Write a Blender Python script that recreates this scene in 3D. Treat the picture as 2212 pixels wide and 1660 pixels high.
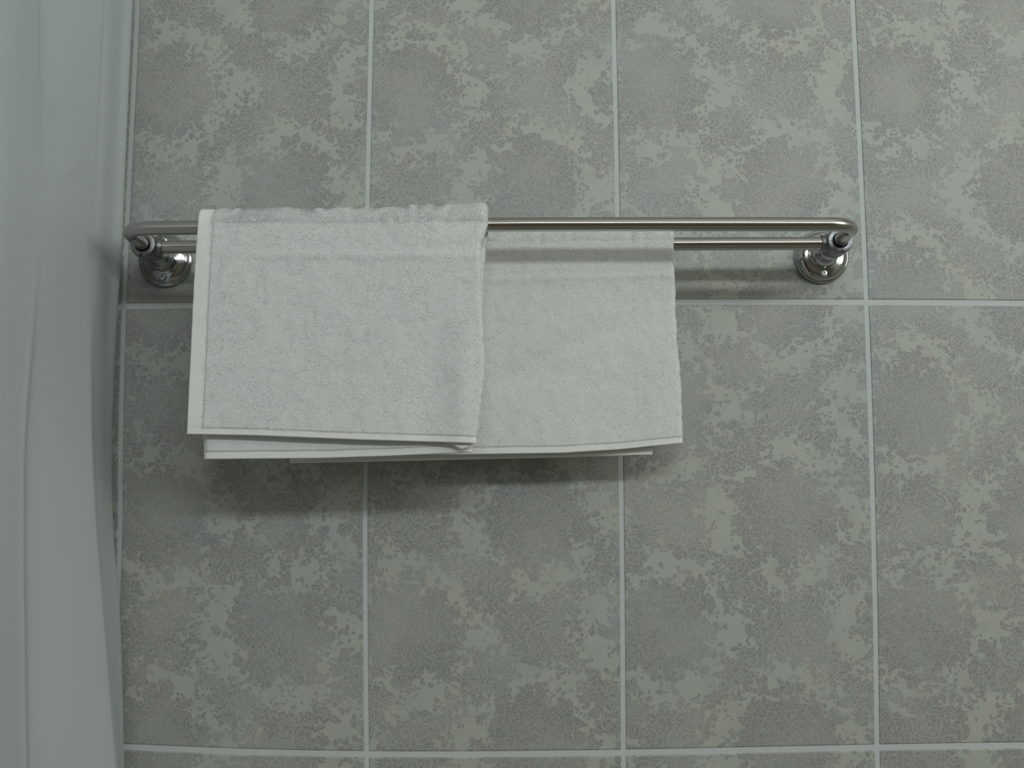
import bpy, bmesh, math
import numpy as np
from mathutils import Matrix, Vector

S = bpy.context.scene
for o in list(bpy.data.objects):
    bpy.data.objects.remove(o, do_unlink=True)
C = S.collection
PI = math.pi
rng = np.random.default_rng(7)

# ------------------------------------------------------------------ camera, world, light, exposure
# X runs right along the tiled wall, d is the distance out from that wall, Z0 is the height of the
# middle grout line; P(X, d, h) gives the Blender point
Z0 = 1.32
def P(X, d, h):
    return (X, -d, Z0 + h)

def rot(p, y, r):
    cp, sp, cy, sy, cr, sr = math.cos(p), math.sin(p), math.cos(y), math.sin(y), math.cos(r), math.sin(r)
    Rx = np.array([[1,0,0],[0,cp,-sp],[0,sp,cp]]); Ry = np.array([[cy,0,sy],[0,1,0],[-sy,0,cy]])
    Rz = np.array([[cr,-sr,0],[sr,cr,0],[0,0,1]])
    return Ry @ Rx @ Rz
CAMX, CAMH, CAMD = 0.40612, -0.20687, 1.18482
Rm = np.array([[1,0,0],[0,0,-1],[0,1,0]]) @ rot(0.105445, 0.010805, -0.003286)
cd = bpy.data.cameras.new('camera'); cam = bpy.data.objects.new('camera', cd); C.objects.link(cam)
m = Matrix([list(Rm[i]) + [0] for i in range(3)] + [[0,0,0,1]])
m.translation = Vector(P(CAMX, CAMD, CAMH)); cam.matrix_world = m
cd.sensor_width = 36.0; cd.lens = 36.0 * 2557 / 2212; cd.clip_start = 0.02
S.camera = cam

S.view_settings.view_transform = 'Standard'; S.view_settings.look = 'None'
S.view_settings.gamma = 1.0; S.view_settings.use_curve_mapping = False
S.view_settings.exposure = 0.04

w = bpy.data.worlds.new('world'); S.world = w; w.use_nodes = True
w.node_tree.nodes['Background'].inputs[0].default_value = (.55, .68, .8, 1)
w.node_tree.nodes['Background'].inputs[1].default_value = 0.3

# room box: X from RX0 to RX1, depth 0..RD, height 0..RH; transom window in the wall behind the camera
RX0, RX1, RD, RH = -0.78, 1.85, 2.25, 2.55
WX0, WX1, WZ0, WZ1 = 0.15, 1.70, 1.89, 2.08
la = bpy.data.lights.new('window_daylight', 'AREA'); lo = bpy.data.objects.new('window_daylight', la); C.objects.link(lo)
la.shape = 'RECTANGLE'; la.size = WX1-WX0-.04; la.size_y = WZ1-WZ0-.03; la.energy = 14.3
la.color = (.89, .975, .99)
lo.location = ((WX0+WX1)/2, -(RD-.005), (WZ0+WZ1)/2)
lo.rotation_euler = Vector((0,1,-.12)).to_track_quat('-Z','Y').to_euler()
# a second, larger window in the right-hand wall gives the broad side light
SY0, SY1, SZ0, SZ1 = 0.75, 1.55, 1.32, 2.12
lb = bpy.data.lights.new('side_window_daylight', 'AREA'); lbo = bpy.data.objects.new('side_window_daylight', lb); C.objects.link(lbo)
lb.shape = 'RECTANGLE'; lb.size = SY1-SY0-.04; lb.size_y = SZ1-SZ0-.04; lb.energy = 7.8; lb.color = (.95, 1.0, .99)
lbo.location = (RX1-.02, -(SY0+SY1)/2, (SZ0+SZ1)/2); lbo.rotation_euler = Vector((-1,0,0)).to_track_quat('-Z','Y').to_euler()

# ------------------------------------------------------------------ helpers
def tag(o, label=None, cat=None, group=None, kind=None):
    if label: o['label'] = label
    if cat: o['category'] = cat
    if group: o['group'] = group
    if kind: o['kind'] = kind
    return o
def empty(name, loc):
    o = bpy.data.objects.new(name, None); C.objects.link(o); o.location = loc; o.empty_display_size = .05
    return o
def link(name, verts, faces, mat, parent=None, smooth=True, uvs=None):
    me = bpy.data.meshes.new(name); me.from_pydata(verts, [], faces)
    mats = mat if isinstance(mat, (list, tuple)) else [mat]
    for mm in mats: me.materials.append(mm)
    if smooth: me.polygons.foreach_set('use_smooth', [True]*len(me.polygons))
    me.update()
    o = bpy.data.objects.new(name, me); C.objects.link(o)
    if parent:
        o.parent = parent
        o.matrix_parent_inverse = Matrix.Translation(-Vector(root_loc(parent)))
    return o
def root_loc(p):
    l = Vector(p.location)
    q = p
    return l if q.parent is None else l
def recentre(o, p):
    # put the object's own origin at p, so that its axis runs through it
    o.data.transform(Matrix.Translation(-Vector(p))); o.location = Vector(p)
class MB:
    def __init__(s): s.v = []; s.f = []; s.mi = []
    def add(s, vs, fs, mi=0):
        b = len(s.v); s.v += [tuple(map(float, x)) for x in vs]; s.f += [tuple(b+i for i in f) for f in fs]; s.mi += [mi]*len(fs)
    def box(s, a, b, mi=0):
        x0,y0,z0 = a; x1,y1,z1 = b
        s.add([(x0,y0,z0),(x1,y0,z0),(x1,y1,z0),(x0,y1,z0),(x0,y0,z1),(x1,y0,z1),(x1,y1,z1),(x0,y1,z1)],
              [(0,3,2,1),(4,5,6,7),(0,1,5,4),(1,2,6,5),(2,3,7,6),(3,0,4,7)], mi)
    def sweep(s, pts, r, n=32, cap=True, mi=0):
        pts = [Vector(p) for p in pts]; k = len(pts); vs = []; fs = []
        prev = None
        for i, p in enumerate(pts):
            t = (pts[min(i+1,k-1)] - pts[max(i-1,0)]).normalized()
            if prev is None:
                a = Vector((0,0,1)) if abs(t.z) < .9 else Vector((1,0,0))
                nrm = (a - t*a.dot(t)).normalized()
            else:
                nrm = (prev - t*prev.dot(t)).normalized()
            prev = nrm; bn = t.cross(nrm)
            rr = r[i] if isinstance(r, (list, tuple)) else r
            for j in range(n):
                a = 2*PI*j/n; vs.append(p + (nrm*math.cos(a) + bn*math.sin(a))*rr)
        for i in range(k-1):
            for j in range(n):
                fs.append((i*n+j, i*n+(j+1)%n, (i+1)*n+(j+1)%n, (i+1)*n+j))
        if cap:
            fs.append(tuple(range(n))[::-1]); fs.append(tuple((k-1)*n+j for j in range(n)))
        s.add(vs, fs, mi)
    def lathe(s, prof, X, h, n=64, mi=0, axis='d', d0=0., cap=True):
        # prof: (radius, distance out from the wall)
        vs = []; fs = []; k = len(prof)
        for r, dd in prof:
            for j in range(n):
                a = 2*PI*j/n; c, q = math.cos(a)*r, math.sin(a)*r
                if axis == 'd': vs.append(P(X+c, d0+dd, h+q))
                elif axis == 'x': vs.append(P(X+dd, d0+c, h+q))
                else: vs.append(P(X+c, d0+q, h+dd))
        for i in range(k-1):
            for j in range(n):
                fs.append((i*n+j, i*n+(j+1)%n, (i+1)*n+(j+1)%n, (i+1)*n+j))
        if cap:
            fs.append(tuple(range(n))[::-1]); fs.append(tuple((k-1)*n+j for j in range(n)))
        s.add(vs, fs, mi)
    def build(s, name, mat, parent=None, smooth=True, sharp=None, bevel=None):
        o = link(name, s.v, s.f, mat, parent, smooth)
        if any(s.mi): o.data.polygons.foreach_set('material_index', s.mi)
        bm = bmesh.new(); bm.from_mesh(o.data); bmesh.ops.recalc_face_normals(bm, faces=bm.faces); bm.to_mesh(o.data); bm.free()
        if sharp is not None: o.data.set_sharp_from_angle(angle=math.radians(sharp))
        if bevel:
            b = o.modifiers.new('bevel', 'BEVEL'); b.width = bevel; b.segments = 2; b.limit_method = 'ANGLE'
        return o

# ------------------------------------------------------------------ node helper
class G:
    """tiny expression builder over shader nodes"""
    def __init__(s, mat): s.t = mat.node_tree; s.n = s.t.nodes; s.l = s.t.links
    def put(s, sock, v):
        if isinstance(v, (int, float)): sock.default_value = v
        elif isinstance(v, (tuple, list)): sock.default_value = v
        else: s.l.new(v, sock)
    def m(s, op, a, b=None, c=None, clamp=False):
        n = s.n.new('ShaderNodeMath'); n.operation = op; n.use_clamp = clamp
        s.put(n.inputs[0], a)
        if b is not None: s.put(n.inputs[1], b)
        if c is not None: s.put(n.inputs[2], c)
        return n.outputs[0]
    def add(s, a, b): return s.m('ADD', a, b)
    def sub(s, a, b): return s.m('SUBTRACT', a, b)
    def mul(s, a, b, clamp=False): return s.m('MULTIPLY', a, b, clamp=clamp)
    def ss(s, x, lo, hi, a=0., b=1.):
        n = s.n.new('ShaderNodeMapRange'); n.interpolation_type = 'SMOOTHSTEP'
        s.put(n.inputs['Value'], x); n.inputs['From Min'].default_value = lo; n.inputs['From Max'].default_value = hi
        n.inputs['To Min'].default_value = a; n.inputs['To Max'].default_value = b
        return n.outputs[0]
    def vec(s, x, y, z=0.):
        n = s.n.new('ShaderNodeCombineXYZ'); s.put(n.inputs[0], x); s.put(n.inputs[1], y); s.put(n.inputs[2], z); return n.outputs[0]
    def sep(s, v):
        n = s.n.new('ShaderNodeSeparateXYZ'); s.l.new(v, n.inputs[0]); return n.outputs
    def noise(s, v, scale, detail=2., rough=.5, col=False, dist=0.):
        n = s.n.new('ShaderNodeTexNoise'); n.inputs['Scale'].default_value = scale; n.inputs['Detail'].default_value = detail
        n.inputs['Roughness'].default_value = rough; n.inputs['Distortion'].default_value = dist; s.l.new(v, n.inputs['Vector'])
        return n.outputs['Color' if col else 'Fac']
    def voro(s, v, scale, feature='F1', rand=1.):
        n = s.n.new('ShaderNodeTexVoronoi'); n.voronoi_dimensions = '2D'; n.feature = feature
        n.inputs['Scale'].default_value = scale; n.inputs['Randomness'].default_value = rand; s.l.new(v, n.inputs['Vector'])
        return n.outputs
    def scale(s, v, xyz):
        n = s.n.new('ShaderNodeVectorMath'); n.operation = 'MULTIPLY'; s.l.new(v, n.inputs[0]); n.inputs[1].default_value = xyz; return n.outputs[0]
    def vadd(s, a, b):
        n = s.n.new('ShaderNodeVectorMath'); n.operation = 'ADD'; s.l.new(a, n.inputs[0]); s.put(n.inputs[1], b); return n.outputs[0]
    def mix(s, f, a, b, mode='MIX'):
        n = s.n.new('ShaderNodeMix'); n.data_type = 'RGBA'; n.blend_type = mode
        s.put(n.inputs[0], f); s.put(n.inputs[6], a); s.put(n.inputs[7], b); return n.outputs[2]
    def bump(s, h, strength, dist):
        n = s.n.new('ShaderNodeBump'); n.inputs['Strength'].default_value = strength; n.inputs['Distance'].default_value = dist
        s.l.new(h, n.inputs['Height']); return n.outputs[0]
    def node(s, t): return s.n.new(t)
def newmat(name, col=(.5,.5,.5), rough=.5, metal=0., **k):
    mt = bpy.data.materials.new(name); mt.use_nodes = True
    b = mt.node_tree.nodes['Principled BSDF']; b.inputs['Base Color'].default_value = (*col, 1)
    b.inputs['Roughness'].default_value = rough; b.inputs['Metallic'].default_value = metal
    for kk, v in k.items(): b.inputs[kk.replace('_', ' ')].default_value = v
    return mt, G(mt), b

# ------------------------------------------------------------------ materials
def mat_tile():
    mt, g, b = newmat('damask_tile', rough=.42)
    uvn = g.node('ShaderNodeUVMap'); uvn.uv_map = 'UVMap'; uv = uvn.outputs[0]
    # organic warp
    nz = g.noise(uv, 55., 2., col=True)
    n1 = g.vadd(nz, (-.5, -.5, -.5)); wuv = g.vadd(uv, g.scale(n1, (.010, .010, 0)))
    def field(p):
        o = g.sep(p); a = g.mul(o[0], 4.0); c = g.mul(o[1], 1/.22)
        sv = g.m('SUBTRACT', g.m('FRACT', g.add(g.add(a, c), .5)), .5)
        tv = g.m('SUBTRACT', g.m('FRACT', g.add(g.sub(a, c), .5)), .5)
        px = g.mul(g.add(sv, tv), .125); pz = g.mul(g.sub(sv, tv), .11)
        r = g.m('SQRT', g.add(g.mul(px, px), g.mul(pz, pz)))
        th = g.m('ARCTAN2', pz, px)
        lob = g.add(g.mul(g.m('COSINE', g.mul(th, 8.)), .0035), g.mul(g.m('COSINE', g.mul(th, 14.)), .002))
        med = g.sub(g.add(lob, .0500), r)
        bs = g.mul(g.sub(.5, g.m('ABSOLUTE', sv)), .165); bt = g.mul(g.sub(.5, g.m('ABSOLUTE', tv)), .165)
        ws = g.add(.0125, g.mul(g.m('SINE', g.mul(tv, 4*PI)), .008)); wt = g.add(.0125, g.mul(g.m('SINE', g.mul(sv, 4*PI)), .008))
        band = g.m('MAXIMUM', g.sub(ws, bs), g.sub(wt, bt))
        qb = g.m('SQRT', g.add(g.mul(bs, bs), g.mul(bt, bt)))
        blob = g.sub(.032, qb)
        return g.m('MAXIMUM', med, g.m('MAXIMUM', band, blob)), r, g.m('MINIMUM', bs, bt)
    big = g.mul(g.sub(g.noise(uv, 26., 3., .6), .5), .032)
    def leaves(v, sc, jit, wid):
        vo = g.voro(v, sc); pos = vo['Position']; colr = vo['Color']
        mm, _, _ = field(pos)
        rnd = g.mul(g.sub(g.sep(colr)[0], .5), jit)
        ins = g.ss(g.add(g.add(mm, rnd), big), -.0005, .0005)
        pet = g.ss(vo['Distance'], wid, wid+.16, 1., 0.)
        return g.mul(ins, pet)
    L3 = leaves(wuv, 1/.0120, .020, .48)
    L1 = leaves(wuv, 1/.0066, .034, .47)
    L2 = leaves(wuv, 1/.0038, .036, .44)
    mm, rr, bb = field(wuv)
    core = g.ss(g.add(mm, big), .002, .018)
    fill = g.m('MAXIMUM', g.m('MAXIMUM', g.m('MAXIMUM', L1, L3), L2), g.mul(core, .60))
    haze = g.mul(g.ss(g.noise(g.vadd(uv, (7.3, 2.2, 0)), 34., 4., .65), .48, .66), .28); fill = g.m('MAXIMUM', fill, haze)
    fill = g.mul(fill, g.ss(mm, .004, .034, 1.0, .80))
    # light scroll lines inside the print
    v2 = g.voro(g.vadd(uv, g.scale(n1, (.016, .016, 0))), 1/.020)
    ring = g.m('ABSOLUTE', g.sub(g.m('FRACT', g.mul(v2['Distance'], 4.2)), .5))
    ringl = g.ss(ring, .05, .14, 1., 0.)
    ringl = g.mul(ringl, g.ss(bb, .010, .03, 1., .25))
    v3 = g.voro(wuv, 1/.011, 'DISTANCE_TO_EDGE'); vein = g.ss(v3['Distance'], .02, .07, 1., 0.)
    v4 = g.node('ShaderNodeTexVoronoi'); 
    curl = g.m('ABSOLUTE', g.sub(g.noise(uv, 210., 1., .4, dist=1.2), .5)); curl = g.ss(curl, .012, .035, 1., 0.)
    lines = g.m('MAXIMUM', g.mul(ringl, .75), g.m('MAXIMUM', g.mul(vein, .45), g.mul(curl, .5)))
    fill = g.mul(fill, g.sub(1., lines))
    # worn linen look: threads
    th1 = g.noise(g.scale(uv, (420., 1250., 1.)), 1., 2., .6); th2 = g.noise(g.scale(uv, (1300., 350., 1.)), 1., 2., .6)
    worn = g.noise(uv, 14., 3., .6)
    thr = g.add(g.mul(th1, .65), g.mul(th2, .35))
    fill = g.mul(fill, g.ss(thr, .42, .57, .24, 1.22))
    fill = g.mul(fill, g.ss(worn, .34, .62, .60, 1.0), clamp=True)
    hue = g.noise(uv, 60., 3., .6); hue2 = g.noise(g.vadd(uv, (3.1, 1.7, 0)), 8., 2.)
    ground = g.mix(g.ss(hue, .35, .65), (.480, .508, .452, 1), (.500, .502, .444, 1))
    ground = g.mix(g.ss(hue2, .4, .65, 0., .6), ground, (.458, .492, .462, 1))
    ink = g.mix(g.ss(hue, .35, .65), (.232, .236, .234, 1), (.248, .236, .230, 1))
    col = g.mix(g.mul(fill, .92), ground, ink)
    # faint darker weave over everything
    col = g.mix(g.ss(thr, .38, .60, .16, 0.), col, (.2, .21, .2, 1))
    g.put(b.inputs['Base Color'], col)
    g.put(b.inputs['Normal'], g.bump(g.add(thr, g.mul(fill, -.25)), .32, .0006))
    b.inputs['Specular IOR Level'].default_value = .35
    return mt
def mat_grout():
    mt, g, b = newmat('grout', rough=.85)
    tc = g.node('ShaderNodeTexCoord').outputs['Object']
    g.put(b.inputs['Base Color'], g.mix(g.noise(tc, 45., 4.), (.56, .59, .585, 1), (.63, .66, .65, 1)))
    g.put(b.inputs['Normal'], g.bump(g.noise(tc, 900., 2.), .3, .0005))
    return mt
def mat_steel(name, col, rough, aniso=False):
    mt, g, b = newmat(name, col, rough, 1.)
    tc = g.node('ShaderNodeTexCoord').outputs['Object']
    n = g.noise(g.scale(tc, (3., 700., 700.)), 1., 2.)
    g.put(b.inputs['Roughness'], g.ss(n, .3, .7, rough*.85, rough*1.2))
    if aniso:
        b.inputs['Anisotropic'].default_value = 1.; b.inputs['Anisotropic Rotation'].default_value = .25
        tn = g.node('ShaderNodeTangent'); tn.direction_type = 'RADIAL'; tn.axis = 'X'
        g.l.new(tn.outputs[0], b.inputs['Tangent'])
    return mt
def mat_terry():
    mt, g, b = newmat('terry_cotton', rough=1.)
    tc = g.node('ShaderNodeTexCoord').outputs['Object']
    g.put(b.inputs['Base Color'], g.mix(g.noise(tc, 30., 3.), (.775, .79, .765, 1), (.80, .81, .78, 1)))
    b.inputs['Specular IOR Level'].default_value = .1
    b.inputs['Sheen Weight'].default_value = .15; b.inputs['Sheen Roughness'].default_value = .6
    g.put(b.inputs['Normal'], g.bump(g.noise(tc, 900., 2.), .6, .0012))
    return mt
def mat_hem():
    mt, g, b = newmat('woven_hem', rough=.85)
    tc = g.node('ShaderNodeTexCoord').outputs['Object']
    wv = g.noise(g.scale(tc, (200., 200., 2400.)), 1., 1.)
    g.put(b.inputs['Base Color'], g.mix(wv, (.82, .83, .79, 1), (.87, .87, .83, 1)))
    g.put(b.inputs['Normal'], g.bump(wv, .3, .0005))
    b.inputs['Specular IOR Level'].default_value = .2
    return mt
def mat_curtain():
    mt, g, b = newmat('curtain_fabric', rough=.62)
    tc = g.node('ShaderNodeTexCoord').outputs['Object']
    weave = g.noise(g.scale(tc, (1200., 1200., 1200.)), 1., 2.)
    g.put(b.inputs['Base Color'], g.mix(weave, (.595, .63, .637, 1), (.63, .665, .675, 1)))
    b.inputs['Specular IOR Level'].default_value = .3
    g.put(b.inputs['Normal'], g.bump(g.add(g.mul(g.noise(tc, 14., 3.), 6.), weave), .12, .0015))
    out = mt.node_tree.nodes['Material Output']
    tr = g.node('ShaderNodeBsdfTranslucent'); tr.inputs[0].default_value = (.62, .68, .67, 1)
    ms = g.node('ShaderNodeMixShader'); ms.inputs[0].default_value = .22
    g.l.new(b.outputs[0], ms.inputs[1]); g.l.new(tr.outputs[0], ms.inputs[2]); g.l.new(ms.outputs[0], out.inputs[0])
    return mt
def mat_noisy(name, c1, c2, rough, sc=6.):
    mt, g, b = newmat(name, c1, rough)
    tc = g.node('ShaderNodeTexCoord').outputs['Object']
    g.put(b.inputs['Base Color'], g.mix(g.noise(tc, sc, 4.), (*c1, 1), (*c2, 1)))
    return mt
def mat_wood():
    mt, g, b = newmat('dark_wood', rough=.45)
    tc = g.node('ShaderNodeTexCoord').outputs['Object']
    n = g.noise(g.scale(tc, (30., 30., 2.)), 1., 4., dist=.6)
    g.put(b.inputs['Base Color'], g.mix(n, (.10, .055, .03, 1), (.19, .11, .06, 1)))
    return mt
M_TILE, M_GROUT = mat_tile(), mat_grout()
M_BAR = mat_steel('brushed_steel', (.50, .48, .455), .17, True)
M_CHROME = mat_steel('satin_chrome', (.50, .51, .52), .12)
M_JOINT = mat_steel('matte_chrome', (.27, .275, .28), .42)
M_SCREW = mat_steel('zinc_screw', (.78, .82, .82), .28)
M_RECESS = mat_steel('zinc_recess', (.30, .31, .31), .4)
M_HOLE = newmat('dark_recess', (.02, .02, .02), .6)[0]
M_TERRY, M_HEM, M_CURT = mat_terry(), mat_hem(), mat_curtain()
M_PAINT = mat_noisy('wall_paint', (.64, .60, .50), (.67, .63, .53), .8)
M_FRONT = mat_noisy('wall_paint_behind', (.33, .28, .20), (.37, .31, .23), .8)
M_CEIL = mat_noisy('ceiling_paint', (.80, .79, .73), (.82, .81, .76), .9)
M_FLOOR = mat_noisy('floor_tile', (.27, .245, .19), (.32, .29, .23), .45, 12.)
M_WOOD = mat_wood()
M_WHITE = mat_noisy('white_enamel', (.78, .80, .78), (.82, .83, .81), .35)

# ------------------------------------------------------------------ the setting
# tiled wall: columns every 0.25 m, rows every 0.44 m, laid by hand and so a few mm out of true
XDEV = {0: ([-.2283,-.1591,-.0001,.0487,.1751,.3245], [.0018,.0004,-.0011,-.0017,.0015,.0033]),
        1: ([-.4442,-.16,.1052,.3225], [.0003,-.0034,-.0045,-.0013]),
        2: ([-.4444,-.161,.0891,.3204], [.0007,.0022,.0016,.0002]),
        3: ([-.4381,-.2224,.0002,.1021,.3184], [-.0029,.0011,.002,.0013,-.0014])}
ZDEV = {0: ([-.0011,.0659,.5689,.752,.9102], [-.0001,.0005,.0012,.0002,-.002]),
        -1: ([.018,.2503,.5012,.7471,.8837], [.0027,-.0037,-.004,.0023,.003])}
def smooth_interp(x, xs, ys):
    # quadratic fit, faded out away from the measured span
    co = np.polyfit(xs, ys, 2 if len(xs) < 5 else 3)
    xc = np.clip(x, xs[0], xs[-1]); return float(np.polyval(co, xc))
def gx(c, h): return .25*c + (smooth_interp(h, *XDEV[c]) if c in XDEV else 0.)
def gz(r, X): return .44*r + (smooth_interp(X, *ZDEV[r]) if r in ZDEV else 0.)
def tiled_wall():
    vs, fs, mi, uvs = [], [], [], []
    gw, gh, N = .0018, .0019, 12
    r = np.array([0., .0012/.25] + list(np.linspace(.02, .98, N-1)) + [1-.0012/.25, 1.])
    K = len(r)
    phase = {(0, -1): .11, (0, -2): .11}
    for row in range(-3, 3):
        for col in range(-4, 8):
            b = len(vs)
            for j in range(K):
                for i in range(K):
                    a, t = r[i], r[j]
                    Xn, Zn = .25*(col+a), .44*(row+t)
                    xl = gx(col, Zn) + gw; xr = gx(col+1, Zn) - gw
                    X = xl + (xr-xl)*a
                    zl = gz(row, X) + gh; zr = gz(row+1, X) - gh
                    Z = zl + (zr-zl)*t
                    # keep inside the room
                    X = min(max(X, RX0), RX1); Zw = min(max(Z, -Z0), RH-Z0)
                    edge = (i in (0, K-1)) or (j in (0, K-1))
                    vs.append(P(X, -.0016 if edge else 0., Zw))
                    # the print: lattice phase differs from row to row
                    u = Xn - .165; v = Zn + .215 - (.11 if row >= 0 else 0.) + phase.get((col, row), 0.)
                    uvs.append((u+1., v+1.1))
            for j in range(K-1):
                for i in range(K-1):
                    fs.append((b+j*K+i, b+j*K+i+1, b+(j+1)*K+i+1, b+(j+1)*K+i)); mi.append(0)
    b = len(vs)
    y = .0009
    vs += [(RX0, y, 0), (RX1, y, 0), (RX1, y, RH), (RX0, y, RH), (RX0, .12, 0), (RX1, .12, 0), (RX1, .12, RH), (RX0, .12, RH)]
    uvs += [(0, 0)]*8
    for f in [(0,1,2,3), (5,4,7,6), (4,0,3,7), (1,5,6,2), (3,2,6,7), (4,5,1,0)]:
        fs.append(tuple(b+i for i in f)); mi.append(1)
    o = link('wall_back', vs, fs, [M_TILE, M_GROUT], smooth=False)
    o.data.polygons.foreach_set('material_index', mi)
    uvl = o.data.uv_layers.new(name='UVMap')
    idx = np.zeros(len(o.data.loops), dtype=np.int32); o.data.loops.foreach_get('vertex_index', idx)
    uvl.data.foreach_set('uv', np.array(uvs, dtype=np.float32)[idx].ravel())
    tag(o, 'wall of pale green grey tiles printed with a worn damask pattern, white grout', 'wall', kind='structure')
tiled_wall()
def slab(name, a, b, mat, label, cat):
    q = MB(); q.box(a, b); return tag(q.build(name, mat, smooth=False), label, cat, kind='structure')
T = .1
slab('floor', (RX0-T, -RD-T, -T), (RX1+T, .12, 0), M_FLOOR, 'beige tiled bathroom floor below the frame', 'floor')
slab('ceiling', (RX0-T, -RD-T, RH), (RX1+T, .12, RH+T), M_CEIL, 'white painted bathroom ceiling above the frame', 'ceiling')
slab('wall_left', (RX0-T, -RD-T, 0), (RX0, .12, RH), M_PAINT, 'plain painted wall beyond the shower curtain', 'wall')
q = MB(); q.box((RX1, -RD-T, 0), (RX1+T, -SY1, RH)); q.box((RX1, -SY0, 0), (RX1+T, .12, RH))
q.box((RX1, -SY1, 0), (RX1+T, -SY0, SZ0)); q.box((RX1, -SY1, SZ1), (RX1+T, -SY0, RH))
tag(q.build('wall_right', M_PAINT, smooth=False), 'plain painted wall right of the towel rail, with a window', 'wall', kind='structure')
q = MB(); e = .03
q.box((RX1-.012, -SY1-e, SZ0-e), (RX1, -SY0+e, SZ0)); q.box((RX1-.012, -SY1-e, SZ1), (RX1, -SY0+e, SZ1+e))
q.box((RX1-.012, -SY1-e, SZ0), (RX1, -SY1, SZ1)); q.box((RX1-.012, -SY0, SZ0), (RX1, -SY0+e, SZ1))
tag(q.build('window_2', M_WHITE, smooth=False), 'white framed window in the right wall', 'window', kind='structure')
q = MB(); y0, y1 = -RD-T, -RD
q.box((RX0, y0, 0), (WX0, y1, RH)); q.box((WX1, y0, 0), (RX1, y1, RH))
q.box((WX0, y0, 0), (WX1, y1, WZ0)); q.box((WX0, y0, WZ1), (WX1, y1, RH))
tag(q.build('wall_front', M_FRONT, smooth=False), 'painted wall behind the viewer with a transom window', 'wall', kind='structure')
q = MB(); e = .02
q.box((WX0-e, -RD, WZ0-e), (WX1+e, -RD+.015, WZ0)); q.box((WX0-e, -RD, WZ1), (WX1+e, -RD+.015, WZ1+e))
q.box((WX0-e, -RD, WZ0), (WX0, -RD+.015, WZ1)); q.box((WX1, -RD, WZ0), (WX1+e, -RD+.015, WZ1))
tag(q.build('window_1', M_WHITE, smooth=False), 'white frame of the long transom window behind the viewer', 'window', kind='structure')
q = MB(); q.box((-.70, -RD, 0), (.08, -RD+.04, 2.0)); q.box((-.6, -RD+.04, .2), (-.02, -RD+.05, .9)); q.box((-.6, -RD+.04, 1.05), (-.02, -RD+.05, 1.85))
tag(q.build('door_1', M_WOOD, smooth=False, bevel=.004), 'dark brown wooden door behind the viewer', 'door', kind='structure')

# ------------------------------------------------------------------ towel rail
BXL, BXR, BH = .0412, .7070, .0462      # bracket centres along the wall, rail height
DR, DF, RB = .064, .135, .00638         # depth of rear and front bars, bar radius
rail = empty('towel_rail', P((BXL+BXR)/2, 0, BH))
tag(rail, 'double steel towel rail screwed to the tiled wall, holding both white towels', 'towel rail')
FL = [(.0001,.0002),(.0262,.0002),(.0269,.0008),(.0271,.002),(.0271,.0046),(.0266,.0055),(.0256,.0059),(.0250,.0060),
      (.0246,.0064),(.0238,.0080),(.0225,.0094),(.0200,.0105),(.0170,.0112),(.0142,.0116),(.0138,.0118)]
STEM = [(.0002,.0105),(.0136,.0110),(.0136,.0150),(.0134,.0180),(.0128,.0212),(.0116,.0240),(.0098,.0262),(.0080,.0280),(.0067,.0305),(.0061,.034),(.0060,.042),(.0064,.0475),(.0066,.056),(.0002,.056)]
JN = [(.0066,.0460),(.0088,.0466),(.0108,.0482),(.0120,.0510),(.0124,.0545),(.0125,.0640),(.0125,.0735),(.0122,.0760),(.0115,.0773),(.0100,.0777),(.0080,.0777),(.0073,.0775),(.0069,.0769),(.0069,.0700),(.0002,.0700)]
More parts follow.
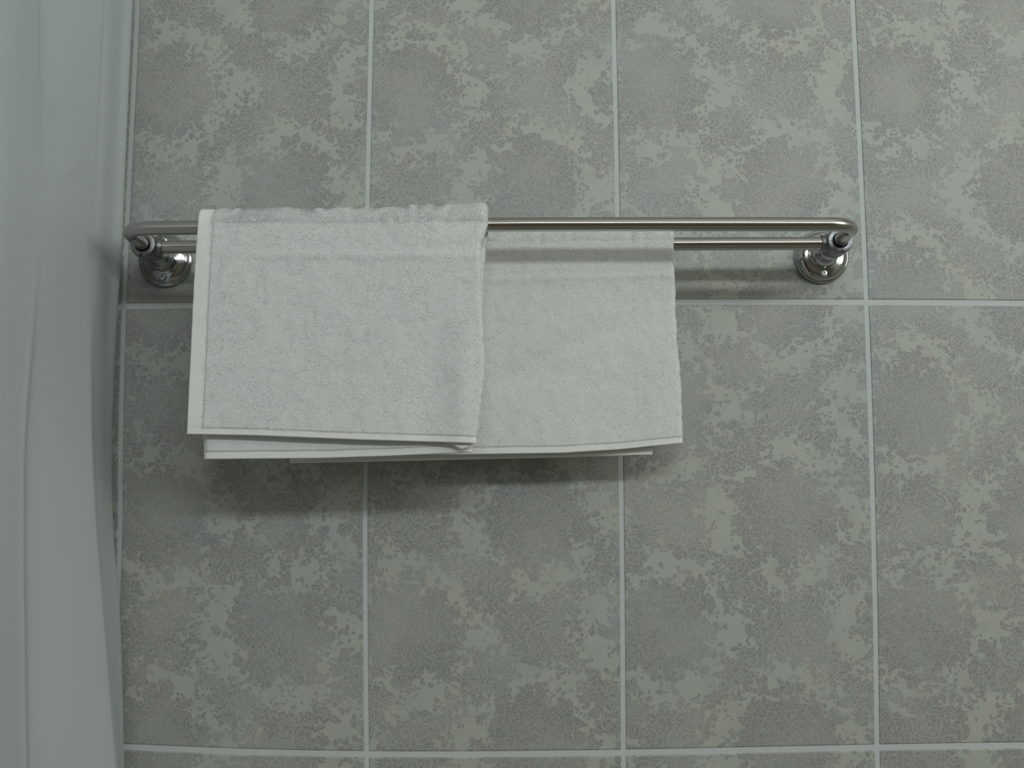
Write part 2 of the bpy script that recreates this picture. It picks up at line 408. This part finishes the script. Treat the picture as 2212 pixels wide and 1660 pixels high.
for side, X in ((1, BXL), (-1, BXR)):
    f = MB(); f.lathe(FL, X, BH, 96); fo = f.build('wall_flange', M_CHROME, rail, sharp=50)
    f = MB(); f.lathe(STEM, X, BH, 64); f.build('stem', M_CHROME, rail, sharp=50)
    f = MB(); f.lathe(JN, X, BH+.0004, 72)
    f.lathe([(.0001,0), (.0081,0), (.0083,.010), (.0083,.0150), (.0079,.0157), (.0066,.0158), (.0066,.0120), (.0001,.0120)] if side == 1 else
            [(.0001,0), (.0081,0), (.0083,-.010), (.0083,-.0150), (.0079,-.0157), (.0066,-.0158), (.0066,-.0120), (.0001,-.0120)], X, BH+.0003, 48, axis='x', d0=DR)
    jo = f.build('joint', M_JOINT, rail, sharp=45)
    # grub screw set low in the joint's rim
    f = MB(); a = -1.70 if side == 1 else -1.45
    gxx, gzz = X + .0098*math.cos(a), BH + .0098*math.sin(a)
    f.lathe([(.0001,.0770),(.0015,.0770),(.0015,.0779),(.0011,.0780),(.0010,.0776),(.0001,.0776)], gxx, gzz, 16)
    f.build('grub_screw', M_HOLE, jo)
    for k in (1, -1):
        sz = BH + k*.0184; sx = X + .0003*k
        f = MB(); f.lathe([(.0001,.0100),(.0041,.0100),(.0041,.0109),(.0038,.0112)], sx, sz, 32, mi=1)
        f.lathe([(.0001,.0105),(.0034,.0105),(.0035,.0120),(.0032,.0128),(.0022,.0133),(.0019,.0133)], sx, sz, 32, cap=False)
        star = []
        for i in range(24):
            rr = .00165 + .00032*math.cos(6*2*PI*i/24); star.append((rr*math.cos(2*PI*i/24), rr*math.sin(2*PI*i/24)))
        ring0 = [P(sx+.0019*math.cos(2*PI*i/24), .0133, sz+.0019*math.sin(2*PI*i/24)) for i in range(24)]
        ring1 = [P(sx+a_, .0133, sz+b_) for a_, b_ in star]; ring2 = [P(sx+a_, .0121, sz+b_) for a_, b_ in star]
        f.add(ring0+ring1, [(i, (i+1)%24, 24+(i+1)%24, 24+i) for i in range(24)])
        f.add(ring1+ring2, [(i, (i+1)%24, 24+(i+1)%24, 24+i) for i in range(24)], 1)
        f.add(ring2, [tuple(range(24))], 1)
        tag(f.build('screw', [M_SCREW, M_RECESS], fo, sharp=40), 'bright zinc screw with a star recess')
f = MB(); f.sweep([P(BXL+.0125, DR, BH+.0003), P((BXL+BXR)/2, DR, BH+.0009), P(BXR-.0125, DR, BH+.0003)], RB, 48)
recentre(f.build('rear_bar', M_BAR, rail, sharp=60), P((BXL+BXR)/2, DR, BH))
# front bar: U shaped, its legs run back into the joints
HF = BH + .0018; R_ = .026; pts = []
for t in np.linspace(0, 1, 8): pts.append(P(BXL, .071 + (DF-R_-.071)*t, BH+.0004 + (HF-BH-.0004)*t))
for a in np.linspace(0, PI/2, 22)[1:]: pts.append(P(BXL + R_ - R_*math.cos(a), DF - R_ + R_*math.sin(a), HF))
for t in np.linspace(0, 1, 26)[1:-1]: pts.append(P(BXL+R_ + (BXR-BXL-2*R_)*t, DF, HF + .0014*math.sin(PI*t)))
for a in np.linspace(PI/2, 0, 22)[:-1]: pts.append(P(BXR - R_ + R_*math.cos(a), DF - R_ + R_*math.sin(a), HF))
for t in np.linspace(1, 0, 8): pts.append(P(BXR, .071 + (DF-R_-.071)*t, BH+.0004 + (HF-BH-.0004)*t))
f = MB(); f.sweep(pts, RB, 48); recentre(f.build('front_bar', M_BAR, rail, sharp=60), P((BXL+BXR)/2, DF, HF))

# ------------------------------------------------------------------ towels
def vnoise(x, y, seed):
    r = np.random.default_rng(seed); tab = r.random((64, 64))
    xi = np.floor(x).astype(int); yi = np.floor(y).astype(int); fx = x-xi; fy = y-yi
    fx = fx*fx*(3-2*fx); fy = fy*fy*(3-2*fy)
    a = tab[xi%64, yi%64]; b = tab[(xi+1)%64, yi%64]; c = tab[xi%64, (yi+1)%64]; d = tab[(xi+1)%64, (yi+1)%64]
    return (a*(1-fx)+b*fx)*(1-fy)+(c*(1-fx)+d*fx)*fy - .5
def sstep(x, a, b):
    t = np.clip((x-a)/(b-a), 0, 1); return t*t*(3-2*t)
class Towel:
    """u runs across: 0..1 outer layer left to right, 1..1.0+f the fold, then the inner layer back to the left.
       s runs down: -1..0 back flap, 0..1 over the bar, 1..2 front flap"""
    def __init__(s, **k): s.__dict__.update(k)
    def pos(s, u, t):
        u = np.asarray(u, float); t = np.asarray(t, float)
        th = np.clip((u-1.)/s.fw, 0, 1)*PI                   # fold angle
        inner = u > 1+s.fw
        frac = np.where(u < 1, u, np.where(inner, 1-(u-1-s.fw)*(1-s.inset), 1.))
        om = (s.o1+s.o0)/2; oh = (s.o1-s.o0)/2
        off = om + oh*np.cos(th)
        bul = oh*np.sin(th)
        tf = np.clip(t-1, 0, 1); tb = np.clip(-t, 0, 1)
        xl = s.xl(tf, tb); xr = s.xr(tf, tb)
        X = xl + (xr-bul*0-xl)*frac + bul*1.25 - (oh*1.25)
        rough = 1.0
        off = off + s.topo(frac, np.clip(t, 0, 1))*np.sin(PI*np.clip(t, 0, 1))
        # front flap / back flap lengths
        lf = s.lf(frac, inner); lb = s.lb(frac)
        conv_f = s.rb + (s.cf - s.rb)*sstep(tf, .0, .75); conv_b = s.rb + (s.cb - s.rb)*sstep(tb, .0, .75)
        phi = np.clip(t, 0, 1)*PI
        R = s.rb + off
        d = np.where(t < 0, s.db - (conv_b+off), np.where(t > 1, s.db + (conv_f+off), s.db - R*np.cos(phi)))
        z = np.where(t < 0, s.zb - lb*tb, np.where(t > 1, s.zb - lf*tf, s.zb + R*np.sin(phi)))
        # waviness, along the outward direction
        nd = np.where(t < 0, -1., np.where(t > 1, 1., -np.cos(phi))); nz = np.where((t >= 0) & (t <= 1), np.sin(phi), 0.)
        L = np.where(t < 0, s.lb0+.02-lb*tb+lb, np.where(t > 1, .02+lf*tf, t*.02))
        sgn = np.where(inner, .8, 1.)
        wv = s.wave(X, z, t)*sgn
        fine = vnoise(X*260+9, L*260+5*(t<0), s.seed)*.0003 + vnoise(X*90, L*90+5*(t<0), s.seed+1)*.0006
        q = wv + fine*np.where(inner, -1, 1)
        d = d + nd*q; z = z + nz*q
        X = X + np.sin(th)*(vnoise(z*260+3, u*0+2, s.seed+2)*.0012 + vnoise(z*40+3, u*0+2, s.seed+3)*.0020)
        return np.stack([X, -d, Z0+z], -1)
    def grid(s, us, ts):
        U, Tt = np.meshgrid(us, ts); p = s.pos(U.ravel(), Tt.ravel()); nu = len(us)
        f = [(j*nu+i, j*nu+i+1, (j+1)*nu+i+1, (j+1)*nu+i) for j in range(len(ts)-1) for i in range(nu-1)]
        return p, f
    def blades(s, n, ur, tr, ln, wd, hem_u, hem_f):
        u = rng.uniform(ur[0], ur[1], n); t = rng.uniform(tr[0], tr[1], n)
        lf = s.lf(np.clip(u, 0, 1), u > 1+s.fw)
        keep = (u > hem_u - .0012/.25) & ((t < 2 - (hem_f-.0006)/.2)) & ((t > -1 + hem_f/.2))
        u, t = u[keep], t[keep]; n = len(u); e = 1e-3
        p = s.pos(u, t); du = s.pos(u+e, t)-p; dt = s.pos(u, t+e)-p
        nrm = np.cross(du, dt); nrm /= np.linalg.norm(nrm, axis=1)[:, None]+1e-12
        ctr = np.array([0, -s.db, Z0+s.zb]); 
        # outward: away from the bar plane
        ref = np.zeros_like(p); ref[:, 1] = np.where(t > .5, -1, 1); ref[:, 2] = np.where((t > .15) & (t < .85), 1., 0.)
        ref[:, 0] = np.where((u > 1) & (u < 1+s.fw), 1.5, 0)
        sg = np.sign((nrm*ref).sum(1)); sg[sg == 0] = 1; nrm *= sg[:, None]
        tu = du/(np.linalg.norm(du, axis=1)[:, None]+1e-12); tt = np.cross(nrm, tu)
        a = vnoise(p[:, 0]*70+4, p[:, 2]*70, s.seed+5)*9 + rng.normal(0, .75, n) + 1.2
        dr = tu*np.cos(a)[:, None] + tt*np.sin(a)[:, None]; sd = np.cross(nrm, dr)
        l = ln*rng.uniform(.6, 1.25, n)[:, None]; w = wd*rng.uniform(.7, 1.2, n)[:, None]
        lift = rng.uniform(.18, .62, n)[:, None]
        base = p + nrm*(s.th*.5 - .0003)
        tip = base + (dr*np.sqrt(1-lift**2) + nrm*lift)*l
        midp = base + (dr*.75 + nrm*(lift*1.3))*l*.5
        v = np.stack([base - sd*w, base + sd*w, midp + sd*w*.8, midp - sd*w*.8, tip], 1).reshape(-1, 3)
        b = np.arange(n)*5
        f = [x for i in b for x in ((i, i+1, i+2, i+3), (i+3, i+2, i+4))]
        return v, f
    def build(s, label, group, nb, hem_u, hem_f):
        body_u = np.concatenate([np.linspace(hem_u, 1, s.nu), 1+s.fw*np.linspace(0, 1, 9)[1:], np.linspace(1+s.fw, 2+s.fw, s.nu//2)[1:]])
        eps = hem_f/.2
        body_t = np.concatenate([np.linspace(-1+eps, 0, 90), np.linspace(0, 1, 22)[1:], np.linspace(1, 2-eps, 110)[1:]])
        p, f = s.grid(body_u, body_t)
        v2, f2 = s.blades(nb, (0, 1+s.fw), (-1, 2), s.bl, s.bw, hem_u, hem_f)
        b = len(p)
        # slab thickness: second skin, joined at the rim
        o = link(s.name, np.array(p).tolist(), f, M_TERRY)
        so = o.modifiers.new('thickness', 'SOLIDIFY'); so.thickness = s.th; so.offset = 0
        # bake the thickness, then add the pile
        dg = bpy.context.evaluated_depsgraph_get(); me = bpy.data.meshes.new_from_object(o.evaluated_get(dg))
        o.modifiers.clear(); bv = np.zeros(len(me.vertices)*3); me.vertices.foreach_get('co', bv)
        fs = [tuple(pl.vertices) for pl in me.polygons]; nv = len(me.vertices)
        vs = bv.reshape(-1, 3).tolist() + v2.tolist(); fs += [tuple(nv+i for i in x) for x in f2]
        m2 = bpy.data.meshes.new(s.name); m2.from_pydata(vs, [], fs); m2.materials.append(M_TERRY)
        m2.polygons.foreach_set('use_smooth', [True]*len(m2.polygons)); m2.update(); o.data = m2
        tag(o, label, 'towel', group)
        # hems
        def hem(us, ts, thick):
            p, f = s.grid(us, ts); h = link('hem', np.array(p).tolist(), f, M_HEM)
            h.parent = o
            m = h.modifiers.new('thickness', 'SOLIDIFY'); m.thickness = thick; m.offset = 0
            bv = h.modifiers.new('round', 'BEVEL'); bv.width = thick*.3; bv.segments = 2; bv.limit_method = 'ANGLE'; bv.angle_limit = 1.0
            return h
        ev = eps*.96
        uu = np.concatenate([np.linspace(0, 1, 100), 1+s.fw*np.linspace(0, 1, 9)[1:], np.linspace(1+s.fw, 2+s.fw, 60)[1:]])
        tag(hem(uu, np.linspace(2-eps*1.5, 2, 8), s.th*.85), 'smooth woven hem along the bottom of the front flap')
        tag(hem(uu, np.linspace(-1, -1+eps*1.5, 8), s.th*.8), 'smooth woven hem along the bottom of the back flap')
        if s.side_hem:
            tag(hem(np.linspace(0, hem_u*1.25, 10), np.concatenate([np.linspace(-1+ev, 0, 50), np.linspace(0, 1, 18)[1:], np.linspace(1, 2-ev, 70)[1:]]), s.th*.9), 'smooth woven hem down the left side')
        return o
def gb(x, c, w_): return np.exp(-((x-c)/w_)**2)
# front towel, on the front bar
def wave_f(X, z, t):
    a = .0016*vnoise(X*9+2, z*7+3, 21) + .0011*vnoise(X*22+2, z*16+3, 22)
    a = a + .0010*gb(z, .020 - .01*(X-.1), .0035)*sstep(X, .13, .2)*(t > 1)            # pressed crease just under the bar
    a = a + .0035*gb(X, .352, .012)*sstep(-z, .02, .10)*(t > 1) - .0016*gb(X, .325 + .06*(z+.05), .014)*sstep(-z, -.02, .08)*(t > 1)
    return a
tf_ = Towel(name='hand_towel', seed=11, db=DF, zb=HF+.0006, rb=RB, o0=.0026, o1=.0078, fw=.035, inset=.012, th=.0032,
    cf=.001, cb=.0, nu=130, lb0=.19, bl=.0020, bw=.00016, side_hem=True,
    xl=lambda f, b: .1176 - .0066*f + .0045*b - .0010*np.sin(f*PI), xr=lambda f, b: .3712 - .0045*sstep(f, .0, .12) + .002*sstep(f, .2, .6) - .0060*sstep(f, .72, 1) - .0130*b,
    topo=lambda x, t: .0008 + .0016*sstep(x, .3, 1) + .0018*sstep(x, .93, 1),
    lf=lambda x, inn: np.interp(x, [0, .24, .6, .88, 1], [.1886, .1900, .1941, .1964, .1978]) + .0052*gb(x, .965, .03)*inn - .006*sstep(1-x, .08, .2)*inn,
    lb=lambda x: np.interp(x, [0, .45, .72, 1], [.2102, .2097, .2078, .2050]), wave=wave_f)
tf_.build('left white terry hand towel on the front bar, smooth hem down its left side', 'white hand towels on the rail', 210000, .0135/.25, .0060)
# rear towel, on the rear bar, wider, its left part behind the first
def wave_r(X, z, t):
    a = .0022*vnoise(X*8+7, z*6+9, 31) + .0012*vnoise(X*20+7, z*14+9, 32)
    q = (z+.045) - .42*(X-.47)
    a = a - .0020*gb(q, 0, .012)*gb(X, .44, .07)*(t > 1) - .0014*gb(z+.085-.15*(X-.4), 0, .010)*gb(X, .41, .05)*(t > 1)
    a = a + .0008*gb(z, .0105+.02*(X-.4), .003)*(t > 1)
    a = a + .0016*gb(X, .535, .02)*(t > 1)*sstep(-z, .0, .1)
    return a
tr_ = Towel(name='hand_towel', seed=44, db=DR, zb=BH+.0008, rb=RB, o0=.0024, o1=.0068, fw=.02, inset=.02, th=.0030,
    cf=.003, cb=.001, nu=200, lb0=.2, bl=.0019, bw=.00016, side_hem=False,
    xl=lambda f, b: .190 - .001*f - .006*b, xr=lambda f, b: .5475 + .0045*sstep(f, .1, .9) - .022*b,
    topo=lambda x, t: .0005 + 0*x,
    lf=lambda x, inn: np.interp(x, [0, .45, .70, .85, 1], [.2030, .2026, .2016, .1985, .1932]) - .004*inn,
    lb=lambda x: np.interp(x, [0, .43, .71, 1], [.2095, .2070, .2052, .2030]), wave=wave_r)
tr_.build('right white terry hand towel on the rear bar, partly behind the other towel', 'white hand towels on the rail', 200000, .002, .0062)

# ------------------------------------------------------------------ shower curtain
hk = np.array([-1.14, -.80, -.447, -.371, -.293, -.228, -.16, -.03, .038, .13, .26, .32, .50, .76])
X1 = np.array([.040, .035, .0275, .0235, .0180, .0105, .0068, .0070, .0092, .0102, .0118, .0126, .013, .014])   # right fold
X2 = np.array([.070, .060, .0392, .0305, .0222, .0150, .0088, .0026, .0022, .0034, .0048, .0052, .006, .007])  # crease
X3 = np.array([.030, .020, .0015, -.0030, -.0072, -.0105, -.0128, -.0090, -.0080, -.0125, -.0185, -.020, -.022, -.024])
def cubic(h, ys):
    # smooth interpolation with monotone slopes
    m = np.gradient(ys, hk); i = np.clip(np.searchsorted(hk, h)-1, 0, len(hk)-2)
    H = hk[i+1]-hk[i]; t = (h-hk[i])/H
    return (2*t**3-3*t**2+1)*ys[i] + (t**3-2*t**2+t)*H*m[i] + (-2*t**3+3*t**2)*ys[i+1] + (t**3-t**2)*H*m[i+1]
def curtain():
    hs = np.concatenate([np.linspace(-1.14, -.5, 30)[:-1], np.linspace(-.5, .36, 150), np.linspace(.36, .76, 25)[1:]])
    rows = []
    for h in hs:
        x1, x2, x3 = float(cubic(h, X1)), float(cubic(h, X2)), float(cubic(h, X3))
        lowf = float(sstep(np.array(-h), -.05, .15))         # folds are crisper lower down
        top = 1 - lowf
        pts = [(x1-.030, .012), (x1-.012, .022), (x1-.0022, .040), (x1, .047), (x1+(x2-x1)*.28-.0008-.0012*top, .062),
               (x2-.0018*lowf+.002*top, .088), (x2, .100), (x2-.0012*lowf-.0010*top, .108), (x2+(x3-x2)*.45-.0015*lowf, .145), (x3-.0012*lowf+.0012*top, .186), (x3, .200),
               (x3-.0022*lowf-.0008*top, .212), (x3-.008*lowf-.004*top, .26), (x3-.016, .33), (x3-.002, .40), (x3-.020, .48), (x3-.030, .56), (x3-.008, .66), (x3-.028, .76), (x3-.034, .85), (x3-.012, .95), (x3-.02, 1.02)]
        # Catmull-Rom through the plan points
        q = np.array(pts); q = np.vstack([2*q[0]-q[1], q, 2*q[-1]-q[-2]])
        out = []
        for i in range(1, len(q)-2):
            nseg = 8
            for k in range(nseg):
                t = k/nseg; a, b, c, d = q[i-1], q[i], q[i+1], q[i+2]
                out.append(.5*((2*b)+(-a+c)*t+(2*a-5*b+4*c-d)*t*t+(-a+3*b-3*c+d)*t**3))
        out.append(q[-2]); rows.append(out)
    A = np.array(rows); nr, nc = A.shape[:2]
    H = hs[:, None]*np.ones((1, nc)); X = A[..., 0].copy(); D = A[..., 1]
    # small creases pressed into the cloth
    def ridge(d0, h0, d1, h1, w_, amp):
        L = math.hypot(d1-d0, h1-h0); ux, uz = (d1-d0)/L, (h1-h0)/L
        a = (D-d0)*ux + (H-h0)*uz; c = (D-d0)*-uz + (H-h0)*ux
        return amp*np.exp(-(c/w_)**2)*sstep(a, -.01, .01)*(1-sstep(a, L-.01, L+.01))
    X = X + ridge(.165, .085, .125, .118, .0025, .0012) + ridge(.26, .175, .175, .145, .006, .0014) + ridge(.07, -.03, .15, .02, .006, .0004)
    X = X + .0018*vnoise(D*18+3, H*5+2, 77)*np.clip((D-.03)*20, 0, 1)
    v = [P(X[i, j], D[i, j], H[i, j]) for i in range(nr) for j in range(nc)]
    f = [(i*nc+j, i*nc+j+1, (i+1)*nc+j+1, (i+1)*nc+j) for i in range(nr-1) for j in range(nc-1)]
    o = link('shower_curtain', v, f, M_CURT)
    so = o.modifiers.new('thickness', 'SOLIDIFY'); so.thickness = .0006; so.offset = -1
    tag(o, 'pale white fabric shower curtain hanging in soft folds at the left, beside the towel rail', 'shower curtain')
curtain()
f = MB(); f.sweep([P(-.012, .002, .795), P(-.012, RD-.002, .795)], .0125, 24)
for dd in (.001, RD-.006): f.lathe([(.0001, 0), (.03, 0), (.03, .005), (.0001, .005)], -.012, .795, 32, d0=dd)
tag(f.build('curtain_rod', M_CHROME, sharp=40), 'straight chrome rod from wall to wall carrying the shower curtain', 'curtain rod')
